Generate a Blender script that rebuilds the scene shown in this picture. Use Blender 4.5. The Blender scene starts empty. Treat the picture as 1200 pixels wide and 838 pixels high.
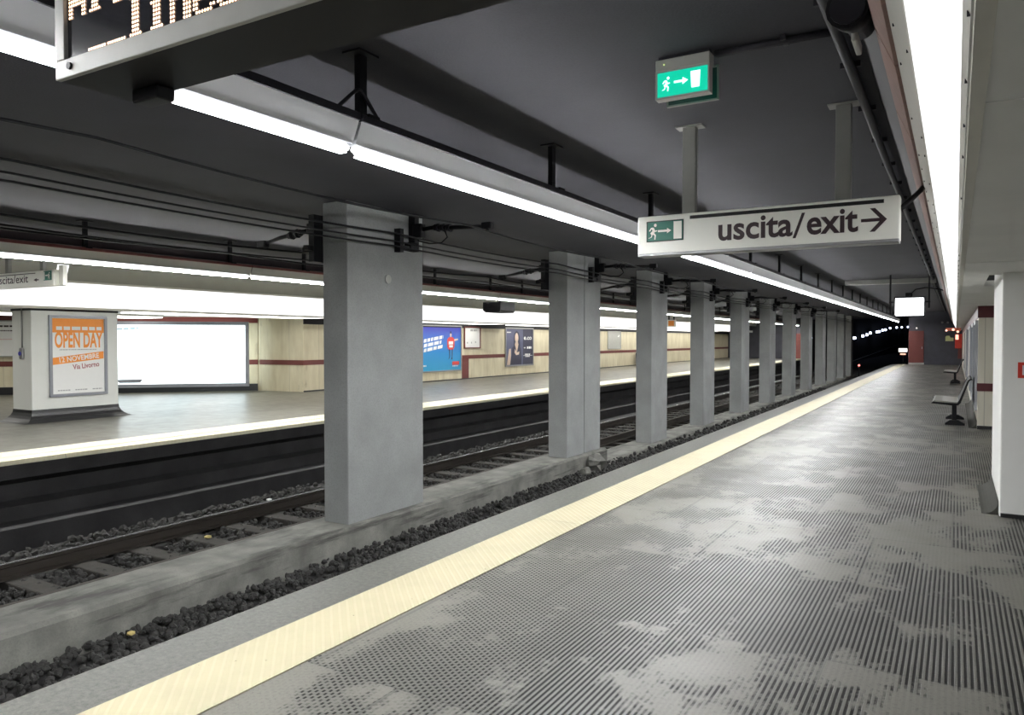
import bpy, bmesh, math, random
from mathutils import Vector, Matrix
random.seed(7)
R = random.Random(11)
SC = bpy.context.scene
COL = SC.collection
ORD = ['first','second','third','fourth','fifth','sixth','seventh','eighth','ninth','tenth','eleventh','twelfth','thirteenth','fourteenth','fifteenth','sixteenth','seventeenth','eighteenth','nineteenth','twentieth']

# ------------------------------------------------------------------ materials
class NT:
    """small helper to write node materials"""
    def __init__(s, name):
        s.m = bpy.data.materials.new(name); s.m.use_nodes = True
        s.t = s.m.node_tree; s.t.nodes.clear()
        s.out = s.t.nodes.new('ShaderNodeOutputMaterial')
        s.b = s.t.nodes.new('ShaderNodeBsdfPrincipled')
        s.t.links.new(s.b.outputs[0], s.out.inputs[0])
    def n(s, typ, ins=None, **kw):
        nd = s.t.nodes.new(typ)
        for k, v in kw.items(): setattr(nd, k, v)
        for k, v in (ins or {}).items(): s.set(nd.inputs[k], v)
        return nd
    def set(s, sock, v):
        if isinstance(v, bpy.types.NodeSocket): s.t.links.new(v, sock)
        elif hasattr(sock.default_value, '__len__') and not hasattr(v, '__len__'): sock.default_value = (v, v, v, 1)[:len(sock.default_value)]
        elif hasattr(v, '__len__') and len(sock.default_value) == 4 and len(v) == 3: sock.default_value = (*v, 1)
        else: sock.default_value = v
    def math(s, op, a, b=0.0, c=0.0, clamp=False):
        nd = s.t.nodes.new('ShaderNodeMath'); nd.operation = op; nd.use_clamp = clamp
        s.set(nd.inputs[0], a); s.set(nd.inputs[1], b); s.set(nd.inputs[2], c)
        return nd.outputs[0]
    def pos(s):
        return s.n('ShaderNodeNewGeometry').outputs['Position']
    def xyz(s):
        o = s.n('ShaderNodeSeparateXYZ', {0: s.pos()}).outputs
        return o[0], o[1], o[2]
    def noise(s, scale, detail=4, vec=None, rough=.55, stretch=None):
        v = vec or s.pos()
        if stretch: v = s.n('ShaderNodeVectorMath', {0: v, 1: stretch}, operation='MULTIPLY').outputs[0]
        return s.n('ShaderNodeTexNoise', {'Vector': v, 'Scale': scale, 'Detail': detail, 'Roughness': rough}).outputs['Fac']
    def ramp(s, fac, lo, hi):
        return s.n('ShaderNodeMapRange', {0: fac, 1: lo, 2: hi}).outputs[0]
    def mix(s, f, a, b):
        nd = s.n('ShaderNodeMix', data_type='RGBA')
        s.set(nd.inputs[0], f); s.set(nd.inputs[6], a); s.set(nd.inputs[7], b)
        return nd.outputs[2]
    def bump(s, h, strength=.3, dist=.01):
        s.set(s.b.inputs['Normal'], s.n('ShaderNodeBump', {'Height': h, 'Strength': strength, 'Distance': dist}).outputs[0])
    def bs(s, **kw):
        for k, v in kw.items(): s.set(s.b.inputs[k.replace('_', ' ')], v)
        return s

def plain(name, col, rough=.5, metal=0, spec=.5, var=.12, scale=9):
    t = NT(name)
    f = t.noise(scale)
    a = tuple(c*(1-var) for c in col); b = tuple(min(1, c*(1+var)) for c in col)
    t.bs(Base_Color=t.mix(f, a, b), Roughness=rough, Metallic=metal)
    t.b.inputs['Specular IOR Level'].default_value = spec
    return t.m

def concrete(name, col, var=.25, rough=.75, scale=2.2, stain=None, grit=60):
    t = NT(name)
    big = t.noise(scale, 5); fine = t.noise(grit, 3)
    c = t.mix(t.ramp(big, .3, .7), tuple(x*(1-var) for x in col), tuple(x*(1+var) for x in col))
    c = t.mix(t.math('MULTIPLY', t.ramp(fine, .45, .75), .35), c, tuple(x*.55 for x in col))
    if stain:
        st = t.ramp(t.noise(2.2, 7, stretch=(1, .3, 3.5), rough=.65), .52, .64)
        c = t.mix(t.math('MULTIPLY', st, stain), c, tuple(x*.3 for x in col))
    t.bs(Base_Color=c, Roughness=rough)
    t.bump(t.math('ADD', t.math('MULTIPLY', big, .5), fine), .25, .006)
    return t.m

def emit(name, col, strength, base=(.8,.8,.8)):
    t = NT(name)
    t.bs(Base_Color=base, Roughness=.4)
    t.b.inputs['Emission Color'].default_value = (*col, 1)
    t.b.inputs['Emission Strength'].default_value = strength
    return t.m

def floor_mat():
    t = NT('ribbed_rubber_floor')
    x, y, z = t.xyz()
    k = 2*math.pi/.0265
    rib = t.math('SINE', t.math('MULTIPLY', x, k))
    row = t.math('FLOOR', t.math('DIVIDE', t.math('ADD', x, .0066), .0265))
    ph = t.math('MULTIPLY', t.math('MODULO', row, 2.0), math.pi)
    dot = t.math('SINE', t.math('ADD', t.math('MULTIPLY', y, 2*math.pi/.036), ph))
    groove = t.ramp(t.math('ADD', rib, t.math('MULTIPLY', t.math('SUBTRACT', t.noise(140, 2), .5), .7)), -.3, .3)
    pit = t.math('MULTIPLY', t.ramp(rib, -.25, .25), t.ramp(dot, -.55, .0))
    # ribs on the wall half, rows of pits towards the edge; laid in big sheets
    zone = t.ramp(t.math('ADD', x, t.math('MULTIPLY', t.noise(.7, 2), .8)), -1.75, -1.2)
    dark = t.math('ADD', t.math('MULTIPLY', zone, groove), t.math('MULTIPLY', t.math('SUBTRACT', 1.0, zone), pit))
    sheet = t.n('ShaderNodeTexBrick', {'Vector': t.n('ShaderNodeVectorMath', {0: t.pos(), 1: (.55, .75, 0)}, operation='MULTIPLY').outputs[0],
              'Scale': 1.0, 'Mortar Size': .006, 'Color1': (0, 0, 0, 1), 'Color2': (1, 1, 1, 1), 'Mortar': (.5, .5, .5, 1), 'Bias': 0.0, 'Brick Width': .6, 'Row Height': 1.0})
    worn = t.ramp(t.math('ADD', t.math('MULTIPLY', t.math('SUBTRACT', t.noise(20, 3), .5), .16), t.math('ADD', t.noise(1.25, 7, rough=.66, stretch=(1.25, .8, 1)), t.math('MULTIPLY', t.math('SUBTRACT', sheet.outputs['Color'], .5), .12))), .50, .565)
    dark = t.math('MULTIPLY', dark, t.math('SUBTRACT', 1.0, t.math('MULTIPLY', worn, .92)))
    tint = t.ramp(t.noise(.55, 4), .3, .7)
    top = t.mix(tint, (.098, .096, .084), (.148, .145, .126))
    top = t.mix(t.math('MULTIPLY', worn, .6), top, (.192, .185, .158))
    speck = t.ramp(t.noise(110, 3), .56, .72)
    top = t.mix(t.math('MULTIPLY', speck, .5), top, (.22, .215, .19))
    top = t.mix(t.math('MULTIPLY', t.ramp(t.noise(60, 3), .55, .7), .4), top, (.045, .044, .038))
    c = t.mix(t.math('MULTIPLY', dark, .93), top, (.010, .010, .010))
    seam = t.math('MULTIPLY', sheet.outputs['Fac'], .35)
    c = t.mix(seam, c, (.03, .03, .028))
    rough = t.math('ADD', t.ramp(t.noise(2.3, 4), .2, .8), 0.0)
    t.bs(Base_Color=c, Roughness=t.math('ADD', t.math('ADD', .29, t.math('MULTIPLY', worn, .06)), t.math('MULTIPLY', rough, .14)))
    t.set(t.b.inputs['Specular IOR Level'], t.math('MULTIPLY', .32, t.math('SUBTRACT', 1.0, t.math('MULTIPLY', dark, .85))))
    t.bump(t.math('SUBTRACT', 1.0, dark), .5, .003)
    return t.m

def strip_mat(name, a, b):
    t = NT(name)
    x, y, z = t.xyz()
    w = t.math('SINE', t.math('MULTIPLY', t.math('ADD', y, x), 2*math.pi/.067))
    r = t.ramp(w, .2, .9)
    dots = t.math('MULTIPLY', r, .5)
    joint = t.math('LESS_THAN', t.math('ABSOLUTE', t.math('SUBTRACT', t.math('FRACT', t.math('DIVIDE', t.math('ADD', y, 4.05), 6.6)), .5)), .0006)
    dirt = t.ramp(t.noise(3.0, 6), .45, .75)
    c = t.mix(dots, a, b)
    c = t.mix(t.math('MULTIPLY', dirt, .22), c, tuple(q*.55 for q in a))
    c = t.mix(t.ramp(t.noise(26, 3), .72, .76), c, (.12, .11, .08))
    c = t.mix(t.math('MULTIPLY', joint, .6), c, (.1, .09, .06))
    t.bs(Base_Color=c, Roughness=.5)
    t.bump(r, .4, .004)
    return t.m

def nosing_mat():
    t = NT('edge_stone')
    f = t.noise(30, 6, rough=.85); g = t.noise(1.4, 4)
    c = t.mix(t.ramp(f, .35, .72), (.050, .051, .045), (.185, .186, .165))
    c = t.mix(t.math('MULTIPLY', t.ramp(g, .4, .7), .4), c, (.08, .08, .075))
    t.bs(Base_Color=c, Roughness=.42)
    return t.m

def marble_mat(name, a, b):
    t = NT(name)
    x, y, z = t.xyz()
    f = t.noise(2.4, 6, stretch=(1.5, 1.5, .35), rough=.6)
    c = t.mix(t.ramp(f, .3, .72), a, b)
    slab = t.math('ABSOLUTE', t.math('SUBTRACT', t.math('FRACT', t.math('DIVIDE', t.math('ADD', y, x), 1.25)), .5))
    c = t.mix(t.math('MULTIPLY', t.math('GREATER_THAN', slab, .494), .5), c, tuple(q*.4 for q in a))
    st = t.ramp(t.noise(5, 5, stretch=(1, 1, .3)), .64, .78)
    c = t.mix(t.math('MULTIPLY', st, .55), c, (.16, .13, .08))
    t.bs(Base_Color=c, Roughness=.38)
    return t.m

def farfloor_mat():
    t = NT('far_floor_rubber')
    f = t.noise(1.1, 5, stretch=(1, .6, 1))
    c = t.mix(t.ramp(f, .3, .7), (.115, .112, .092), (.19, .185, .155))
    t.bs(Base_Color=c, Roughness=t.math('ADD', .24, t.math('MULTIPLY', t.noise(4, 3), .22)))
    return t.m

def poster_grad():
    t = NT('blue_poster_print')
    x, y, z = t.xyz()
    f = t.ramp(z, .4, 2.1)
    a = t.mix(t.ramp(f, 0, .45), (.05, .36, .62), (.03, .25, .60))
    c = t.mix(t.ramp(f, .4, 1), a, (.055, .045, .40))
    t.bs(Base_Color=c, Roughness=.3)
    return t.m

def lit_ad_mat():
    t = NT('backlit_advert_print')
    f = t.noise(.9, 3); g = t.ramp(f, .35, .7)
    c = t.mix(g, (.72, .93, 1.0), (1, 1, 1))
    t.bs(Base_Color=(.5, .5, .5), Roughness=.2)
    t.set(t.b.inputs['Emission Color'], c); t.b.inputs['Emission Strength'].default_value = 1.9
    return t.m

M = {}
M['floor'] = floor_mat()
M['farfloor'] = farfloor_mat()
M['strip'] = strip_mat('tactile_yellow', (.42, .38, .25), (.48, .44, .305))
M['farstrip'] = strip_mat('tactile_cream', (.80, .75, .54), (.84, .80, .60))
M['nosing'] = nosing_mat()
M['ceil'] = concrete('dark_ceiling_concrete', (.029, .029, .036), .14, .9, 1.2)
M['column'] = concrete('column_concrete', (.30, .31, .305), .14, .8, 1.5)
M['plinth'] = concrete('kerb_concrete', (.185, .185, .165), .38, .85, 2.6, stain=.9)
M['bed'] = concrete('track_bed_dirt', (.025, .024, .024), .4, .95, 5)
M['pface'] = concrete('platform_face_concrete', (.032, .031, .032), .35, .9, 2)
M['ballast'] = concrete('ballast_stone', (.034, .033, .031), .5, .9, 9)
M['tunnel'] = concrete('tunnel_soot', (.007, .007, .009), .3, .95, 2)
M['white_paint'] = plain('white_wall_paint', (.88, .88, .85), .5, var=.05, scale=3)
M['pillar_paint'] = plain('pillar_paint', (.70, .71, .67), .45, var=.05, scale=2.5)
M['soffit'] = plain('soffit_paint', (.88, .88, .85), .55, var=.09, scale=2)
M['farsoffit'] = plain('bright_soffit_paint', (.82, .82, .80), .6, var=.03)
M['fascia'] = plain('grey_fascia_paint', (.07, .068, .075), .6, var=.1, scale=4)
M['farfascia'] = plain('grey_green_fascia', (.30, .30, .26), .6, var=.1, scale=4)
M['flange'] = plain('cream_frame_metal', (.70, .68, .61), .4, var=.05)
M['redbrown'] = plain('oxblood_paint', (.14, .028, .022), .5, var=.2)
M['maroon'] = plain('maroon_band', (.085, .016, .02), .35, var=.15)
M['pinkband'] = plain('faded_red_band', (.26, .15, .125), .6, var=.3, scale=14)
M['marble'] = marble_mat('travertine_slab', (.56, .49, .33), (.74, .68, .50))
M['marble_near'] = marble_mat('pale_travertine', (.56, .53, .43), (.70, .67, .58))
M['blackmetal'] = plain('black_metal', (.0035, .0035, .005), .55, spec=.25)
M['darkmetal'] = plain('dark_metal', (.018, .017, .022), .55, spec=.3)
M['greymetal'] = plain('grey_metal', (.33, .33, .33), .4, .5)
M['palegrey'] = plain('pale_grey_metal', (.40, .40, .37), .5)
M['hangergrey'] = plain('grey_post_paint', (.20, .20, .185), .6)
M['reflector'] = plain('white_reflector', (.72, .73, .76), .4, var=.03)
M['railsteel'] = plain('rail_steel_polished', (.62, .62, .64), .25, .9)
M['railrust'] = plain('rail_rust', (.035, .028, .022), .8)
M['sleeper'] = concrete('sleeper_concrete', (.034, .031, .026), .3, .9, 6)
M['endwall'] = concrete('dark_end_wall', (.052, .052, .066), .2, .7, 2)
M['signwhite'] = plain('sign_white', (.90, .90, .82), .35, var=.02)
M['ink'] = plain('dark_brown_ink', (.03, .012, .016), .5)
M['black'] = plain('matt_black', (.004, .004, .004), .7)
M['signgreen'] = plain('sign_green', (.0, .14, .09), .4, var=.03)
M['paper'] = plain('white_paper', (.82, .82, .80), .5, var=.02)
M['orange'] = plain('orange_print', (.88, .30, .04), .5, var=.05)
M['redink'] = plain('red_print', (.62, .06, .05), .5)
M['plum'] = plain('plum_print', (.35, .07, .09), .5)
M['skin'] = plain('skin_print', (.62, .48, .38), .5)
M['navy'] = plain('navy_print', (.03, .03, .06), .4)
M['slate'] = plain('slate_print', (.09, .095, .17), .4)
M['lightblue'] = plain('light_blue_print', (.55, .75, .85), .5)
M['greyink'] = plain('grey_print', (.4, .4, .4), .5)
M['poster_blue'] = poster_grad()
M['rubber'] = plain('black_rubber_skirting', (.02, .02, .021), .35)
M['cove'] = plain('grey_rubber_cove', (.06, .06, .052), .85, spec=.15, var=.15)
M['bluepoint'] = plain('blue_plastic', (.06, .06, .4), .3)
M['framegrey'] = plain('grey_frame', (.30, .31, .34), .35, .3)
M['boardglass'] = plain('board_grey_glass', (.36, .41, .42), .15, var=.15, scale=2)
M['tube'] = emit('fluorescent_tube', (.93, .95, 1.0), 1.0)
M['lens'] = emit('prismatic_lens', (.965, .975, .985), 165.0)  # glow of a strip added under each tube to throw light down
M['lens_aged'] = emit('aged_prismatic_lens', (.965, .975, .985), 125.0)  # weaker strip glow, chosen to darken the far part of the row
M['lens_dim'] = emit('dim_prismatic_lens', (.965, .975, .985), 80.0)
M['farlens'] = emit('prismatic_lens_far', (.985, .99, .97), 145.0)  # same added strip glow for the row over the opposite edge
M['fartube'] = emit('fluorescent_tube_far', (.93, .95, 1.0), 1.0)
M['panel'] = emit('luminous_diffuser', (.98, .98, 1.0), .74)
M['soffitlamp'] = emit('soffit_lamp', (1.0, .98, .93), 2.2)
M['monitor'] = emit('lit_screen', (.95, .97, 1.0), 3.5)
M['lamp'] = emit('tunnel_lamp', (.62, .72, 1.0), 6.0)
M['redlamp'] = emit('red_signal', (1.0, .15, .12), 2.5)
M['greenlamp'] = emit('green_signal', (.35, 1.0, .45), 1.2)
M['led'] = emit('led_dot', (1.0, .62, .38), 2.6)
M['ledglow'] = emit('sign_led', (.7, 1, .2), 1.0)
M['exitgreen'] = emit('lit_green', (.0, .45, .28), .85, (.0, .3, .2))
M['exitwhite'] = emit('lit_white', (.62, 1.0, .92), 1.0)
M['amber'] = emit('amber_lamp', (1.0, .45, .3), 1.2)
M['wallsign'] = emit('lit_box_sign', (1, .95, .85), 1.1)
M['yellowsign'] = plain('yellow_green_label', (.62, .66, .32), .5)
M['brightred'] = plain('bright_red_paint', (.65, .05, .03), .4)
M['leaf'] = plain('yellowed_paper', (.52, .42, .16), .7)
M['ad'] = lit_ad_mat()
def glass_mat():
    t = NT('black_screen_glass'); t.bs(Base_Color=(.02, .02, .024), Roughness=.12); return t.m
M['screen'] = glass_mat()

# ------------------------------------------------------------------ mesh helpers
class MB:
    def __init__(s): s.v = []; s.f = []; s.mi = []; s.mats = []; s.cur = 0; s.sm = []
    def mat(s, m):
        m = M[m] if isinstance(m, str) else m
        if m not in s.mats: s.mats.append(m)
        s.cur = s.mats.index(m); return s
    def add(s, vs, fs, smooth=False):
        o = len(s.v); s.v += [Vector(v) for v in vs]
        for f in fs: s.f.append([i+o for i in f]); s.mi.append(s.cur); s.sm.append(smooth)
        return s
    def box(s, x0, x1, y0, y1, z0, z1):
        if x0 > x1: x0, x1 = x1, x0
        if y0 > y1: y0, y1 = y1, y0
        if z0 > z1: z0, z1 = z1, z0
        vs = [(x, y, z) for z in (z0, z1) for y in (y0, y1) for x in (x0, x1)]
        return s.add(vs, [(0,2,3,1),(4,5,7,6),(0,1,5,4),(2,6,7,3),(0,4,6,2),(1,3,7,5)])
    def bbox(s, x0, x1, y0, y1, z0, z1, b=.01, seg=2):
        bm = bmesh.new(); bmesh.ops.create_cube(bm, size=1)
        for v in bm.verts:
            v.co = Vector(((x0+x1)/2+v.co.x*abs(x1-x0), (y0+y1)/2+v.co.y*abs(y1-y0), (z0+z1)/2+v.co.z*abs(z1-z0)))
        bmesh.ops.bevel(bm, geom=bm.edges[:], offset=b, segments=seg, affect='EDGES', profile=.5)
        return s.bm(bm)
    def bm(s, bm, smooth=False):
        bm.verts.index_update()
        s.add([v.co.copy() for v in bm.verts], [[v.index for v in f.verts] for f in bm.faces], smooth); bm.free(); return s
    def extrude_y(s, prof, y0, y1, cap=True):
        """prof: list of (x,z), swept along Y"""
        n = len(prof)
        vs = [(x, y0, z) for x, z in prof]+[(x, y1, z) for x, z in prof]
        fs = [(i, (i+1) % n, n+(i+1) % n, n+i) for i in range(n)]
        if cap: fs += [tuple(range(n))[::-1], tuple(range(n, 2*n))]
        return s.add(vs, fs)
    def sheet_y(s, prof, y0, y1):
        n = len(prof)
        vs = [(x, y0, z) for x, z in prof]+[(x, y1, z) for x, z in prof]
        return s.add(vs, [(i, i+1, n+i+1, n+i) for i in range(n-1)])
    def prism(s, poly, n):
        """3-D polygon extruded by vector n"""
        k = len(poly); n = Vector(n)
        vs = [Vector(p) for p in poly]; vs += [p+n for p in vs]
        return s.add(vs, [(i, (i+1) % k, k+(i+1) % k, k+i) for i in range(k)]+[tuple(range(k))[::-1], tuple(range(k, 2*k))])
    def tube(s, pts, r, seg=8, cap=True):
        pts = [Vector(p) for p in pts]; rs = r if isinstance(r, (list, tuple)) else [r]*len(pts)
        o = len(s.v); k = len(pts); ref = None; vs = []
        for i, p in enumerate(pts):
            d = (pts[min(i+1, k-1)]-pts[max(i-1, 0)]).normalized()
            if ref is None: ref = Vector((0, 0, 1)) if abs(d.z) < .9 else Vector((1, 0, 0))
            a = d.cross(ref).normalized(); b = a.cross(d).normalized(); ref = b
            for j in range(seg):
                t = 2*math.pi*j/seg
                vs.append(p+(a*math.cos(t)+b*math.sin(t))*rs[i])
        fs = [(i*seg+j, i*seg+(j+1) % seg, (i+1)*seg+(j+1) % seg, (i+1)*seg+j) for i in range(k-1) for j in range(seg)]
        s.add(vs, fs, True)
        if cap: s.add([], []); s.f += [[o+j for j in range(seg)], [o+(k-1)*seg+j for j in range(seg)][::-1]]; s.mi += [s.cur]*2; s.sm += [False]*2
        return s
    def build(s, name, mat=None, parent=None, origin=None, bevel=0):
        if mat is not None:
            m = M[mat] if isinstance(mat, str) else mat
            s.mats = [m]; s.mi = [0]*len(s.f)
        me = bpy.data.meshes.new(name)
        lo = Vector([min(v[i] for v in s.v) for i in range(3)]); hi = Vector([max(v[i] for v in s.v) for i in range(3)])
        org = Vector(origin) if origin is not None else Vector(((lo.x+hi.x)/2, (lo.y+hi.y)/2, lo.z))
        me.from_pydata([v-org for v in s.v], [], s.f)
        for m in s.mats: me.materials.append(m)
        me.polygons.foreach_set('material_index', s.mi)
        me.polygons.foreach_set('use_smooth', s.sm)
        me.update()
        bm = bmesh.new(); bm.from_mesh(me); bmesh.ops.recalc_face_normals(bm, faces=bm.faces[:]); bm.to_mesh(me); bm.free()
        o = bpy.data.objects.new(name, me); COL.objects.link(o)
        if parent is not None:
            o.parent = parent; o.location = org-wpos(parent)
        else: o.location = org
        if bevel:
            b = o.modifiers.new('Bevel', 'BEVEL'); b.width = bevel; b.segments = 2; b.limit_method = 'ANGLE'
        return o

def wpos(o):
    p = Vector((0, 0, 0))
    while o is not None: p += o.location; o = o.parent
    return p
def tag(o, label=None, cat=None, group=None, kind=None):
    if label: o['label'] = label
    if cat: o['category'] = cat
    if group: o['group'] = group
    if kind: o['kind'] = kind
    return o
def empty(name, loc, label, cat, group=None):
    o = bpy.data.objects.new(name, None); COL.objects.link(o); o.location = loc; o.empty_display_size = .1
    return tag(o, label, cat, group)
def struct(name, mb, mat=None, **k):
    return tag(mb.build(name, mat, **k), kind='structure')
def copy_tree(o, parent=None):
    c = o.copy(); COL.objects.link(c)
    if parent is not None: c.parent = parent
    for ch in list(o.children): copy_tree(ch, c)
    return c
def place(proto, loc, label, used=[set()]):
    if proto.name not in used[0]: used[0].add(proto.name); o = proto
    else: o = copy_tree(proto); used[0].add(o.name)
    o.location = loc; o['label'] = label
    return o

class PL:
    """a flat face in the place: origin, right and up directions; draws printed shapes on it"""
    def __init__(s, o, u, v): s.o = Vector(o); s.u = Vector(u).normalized(); s.v = Vector(v).normalized(); s.n = s.u.cross(s.v).normalized()
    def p(s, a, b, d=0): return s.o+s.u*a+s.v*b+s.n*d
    def poly(s, mb, pts, d=.002):
        return mb.add([s.p(a, b, d) for a, b in pts], [tuple(range(len(pts)))])
    def rect(s, mb, a0, b0, a1, b1, d=.002): return s.poly(mb, [(a0, b0), (a1, b0), (a1, b1), (a0, b1)], d)
    def slab(s, mb, pts, d0, d1): return mb.prism([s.p(a, b, d0) for a, b in pts], s.n*(d1-d0))
    def box(s, mb, a0, b0, a1, b1, d0, d1): return s.slab(mb, [(a0, b0), (a1, b0), (a1, b1), (a0, b1)], d0, d1)
    def frame(s, mb, a0, b0, a1, b1, w, d0, d1):
        s.box(mb, a0, b0, a1, b0+w, d0, d1); s.box(mb, a0, b1-w, a1, b1, d0, d1)
        s.box(mb, a0, b0+w, a0+w, b1-w, d0, d1); s.box(mb, a1-w, b0+w, a1, b1-w, d0, d1)
    def ell(s, mb, a, b, ra, rb, d=.002, n=20): return s.poly(mb, [(a+ra*math.cos(2*math.pi*i/n), b+rb*math.sin(2*math.pi*i/n)) for i in range(n)], d)
    def text(s, mb, txt, a0, b0, a1, h=None, d=.002, bold=.0, skew=0., ref='x', rot=0., thick=0):
        """writing fitted between a0 and a1, letter 'ref' h high, standing on b0"""
        vs, fs = text_geo(txt, bold); ref_h = text_height(ref, bold)
        x0 = min(v[0] for v in vs); x1 = max(v[0] for v in vs)
        sx = (a1-a0)/(x1-x0); sy = (h/ref_h) if h else sx
        c, q = math.cos(rot), math.sin(rot)
        pts = []
        for x, y in vs:
            X = (x-x0)*sx+skew*y*sy; Y = y*sy
            pts.append((a0+X*c-Y*q, b0+X*q+Y*c))
        o = [s.p(a, b, d) for a, b in pts]
        mb.add(o, fs)
        return mb
_tc = {}
def text_geo(txt, bold=0.):
    k = (txt, bold)
    if k in _tc: return _tc[k]
    cu = bpy.data.curves.new('t', 'FONT'); cu.body = txt; cu.size = 1; cu.offset = bold; cu.resolution_u = 4; cu.fill_mode = 'FRONT'
    o = bpy.data.objects.new('t', cu); COL.objects.link(o)
    bpy.context.view_layer.update()
    me = bpy.data.meshes.new_from_object(o.evaluated_get(bpy.context.evaluated_depsgraph_get()))
    r = ([(v.co.x, v.co.y) for v in me.vertices], [tuple(p.vertices) for p in me.polygons])
    bpy.data.objects.remove(o); bpy.data.curves.remove(cu); bpy.data.meshes.remove(me)
    _tc[k] = r; return r
def text_height(ch, bold): return max(v[1] for v in text_geo(ch, bold)[0])
def scribble(pl, mb, a0, b, a1, h, d=.003, rnd=R, skew=0., rise=0.):
    """a line of tiny print: word-sized blocks"""
    a = a0
    while a < a1:
        w = min(a1-a, h*rnd.uniform(.8, 2.6))
        o = (a-a0)*rise
        pl.poly(mb, [(a, b+o), (a+w, b+o+w*rise), (a+w+skew*h, b+o+w*rise+h), (a+skew*h, b+o+h)], d)
        a += w+h*.45
    return mb

RUN = [(.00,.10),(.05,.16),(.12,.13),(.2,.3),(.12,.42),(.26,.56),(.2,.66),(.1,.52),(.04,.56),(.16,.74),(.3,.76),(.36,.7),(.42,.56),(.54,.58),(.56,.52),(.4,.48),(.36,.42),(.48,.3),(.44,.02),(.37,.02),(.38,.26),(.27,.34),(.22,.18)]
def runner(pl, mb, a, b, h, d, n=12):
    pl.poly(mb, [(a+x*h, b+y*h) for x, y in RUN], d)
    pl.ell(mb, a+.43*h, b+.87*h, .09*h, .1*h, d, n)
def arrow(pl, mb, a0, a1, b, t, d, head=None):
    hd = head or t*2.2
    pl.rect(mb, a0, b-t/2, a1-hd*.8, b+t/2, d)
    pl.poly(mb, [(a1-hd, b-hd*.62), (a1, b), (a1-hd, b+hd*.62)], d)

# ------------------------------------------------------------------ main sizes
EX = -3.62            # near platform edge
FX = -10.72           # far platform edge
CZ = 3.37             # ceiling
YE = 54.8             # end of near platform
YF = 66.0             # end of far platform
Y0 = -7.0

# ------------------------------------------------------------------ floors and track bed
struct('floor', MB().box(-2.76, 3.2, Y0, YE, -.25, 0), 'floor')
struct('trim_1', MB().extrude_y([(EX, -.03), (EX+.03, 0), (-3.20, 0), (-3.20, -.25), (EX, -.25)], Y0, YE+.0), 'nosing')
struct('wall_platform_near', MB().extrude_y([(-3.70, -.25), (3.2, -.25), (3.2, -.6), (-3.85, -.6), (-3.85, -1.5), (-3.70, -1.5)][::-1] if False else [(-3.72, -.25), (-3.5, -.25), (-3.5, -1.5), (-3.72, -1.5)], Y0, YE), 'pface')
s = MB().box(-3.20, -2.76, Y0, YE, -.25, .006).build('tactile_strip', 'strip')
tag(s, 'cream yellow ridged warning strip along the near platform edge', 'tactile strip', kind='thing')
struct('floor_far', MB().box(-30, FX-.85, Y0, YF, -.25, 0), 'farfloor')
struct('trim_2', MB().extrude_y([(FX, -.045), (FX-.01, 0), (FX-.35, 0), (FX-.35, -.06), (FX, -.06)], Y0, YF), 'farstrip')
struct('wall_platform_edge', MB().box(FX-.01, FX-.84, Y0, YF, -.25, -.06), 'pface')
s = MB().box(FX-.85, FX-.35, Y0, YF, -.06, .006).build('tactile_strip', 'farstrip')
tag(s, 'pale warning strip along the opposite platform edge beyond the columns', 'tactile strip', kind='thing')
# face of far platform with its ledges and pipe recess
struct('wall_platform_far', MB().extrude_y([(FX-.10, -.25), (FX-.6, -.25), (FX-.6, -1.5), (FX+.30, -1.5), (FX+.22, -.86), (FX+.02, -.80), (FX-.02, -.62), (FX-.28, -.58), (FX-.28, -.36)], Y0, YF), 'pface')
struct('track_bed', MB().box(FX-.3, -3.7, Y0, 260, -1.4, -1.16), 'bed')
# kerb the columns stand on
struct('plinth', MB().extrude_y([(-6.55, -1.2), (-6.56, -.81), (-6.60, -.77), (-7.24, -.77), (-7.27, -.80), (-7.27, -1.2)], Y0, 15.2), 'plinth')
struct('plinth_low', MB().extrude_y([(-6.50, -1.2), (-6.52, -1.08), (-6.56, -1.05), (-7.24, -1.05), (-7.27, -1.08), (-7.27, -1.2)], 15.2, 62), 'plinth')
def lump(x, y, z, r, seed, n=1, sz=1.):
    bm = bmesh.new(); bmesh.ops.create_icosphere(bm, subdivisions=n, radius=r)
    q = random.Random(seed)
    for v in bm.verts: v.co = Vector((v.co.x*q.uniform(.7, 1.3)+x, v.co.y*q.uniform(.7, 1.3)+y, v.co.z*sz*q.uniform(.7, 1.2)+z))
    return bm
b = MB(); b.bm(lump(-6.42, 14.25, -.98, .22, 5, 2, 1.0)); b.bm(lump(-6.40, 13.75, -1.08, .12, 6, 2))
tag(b.build('concrete_rubble', 'plinth'), 'broken concrete lump at the foot of the second column', 'rubble', kind='thing')

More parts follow.
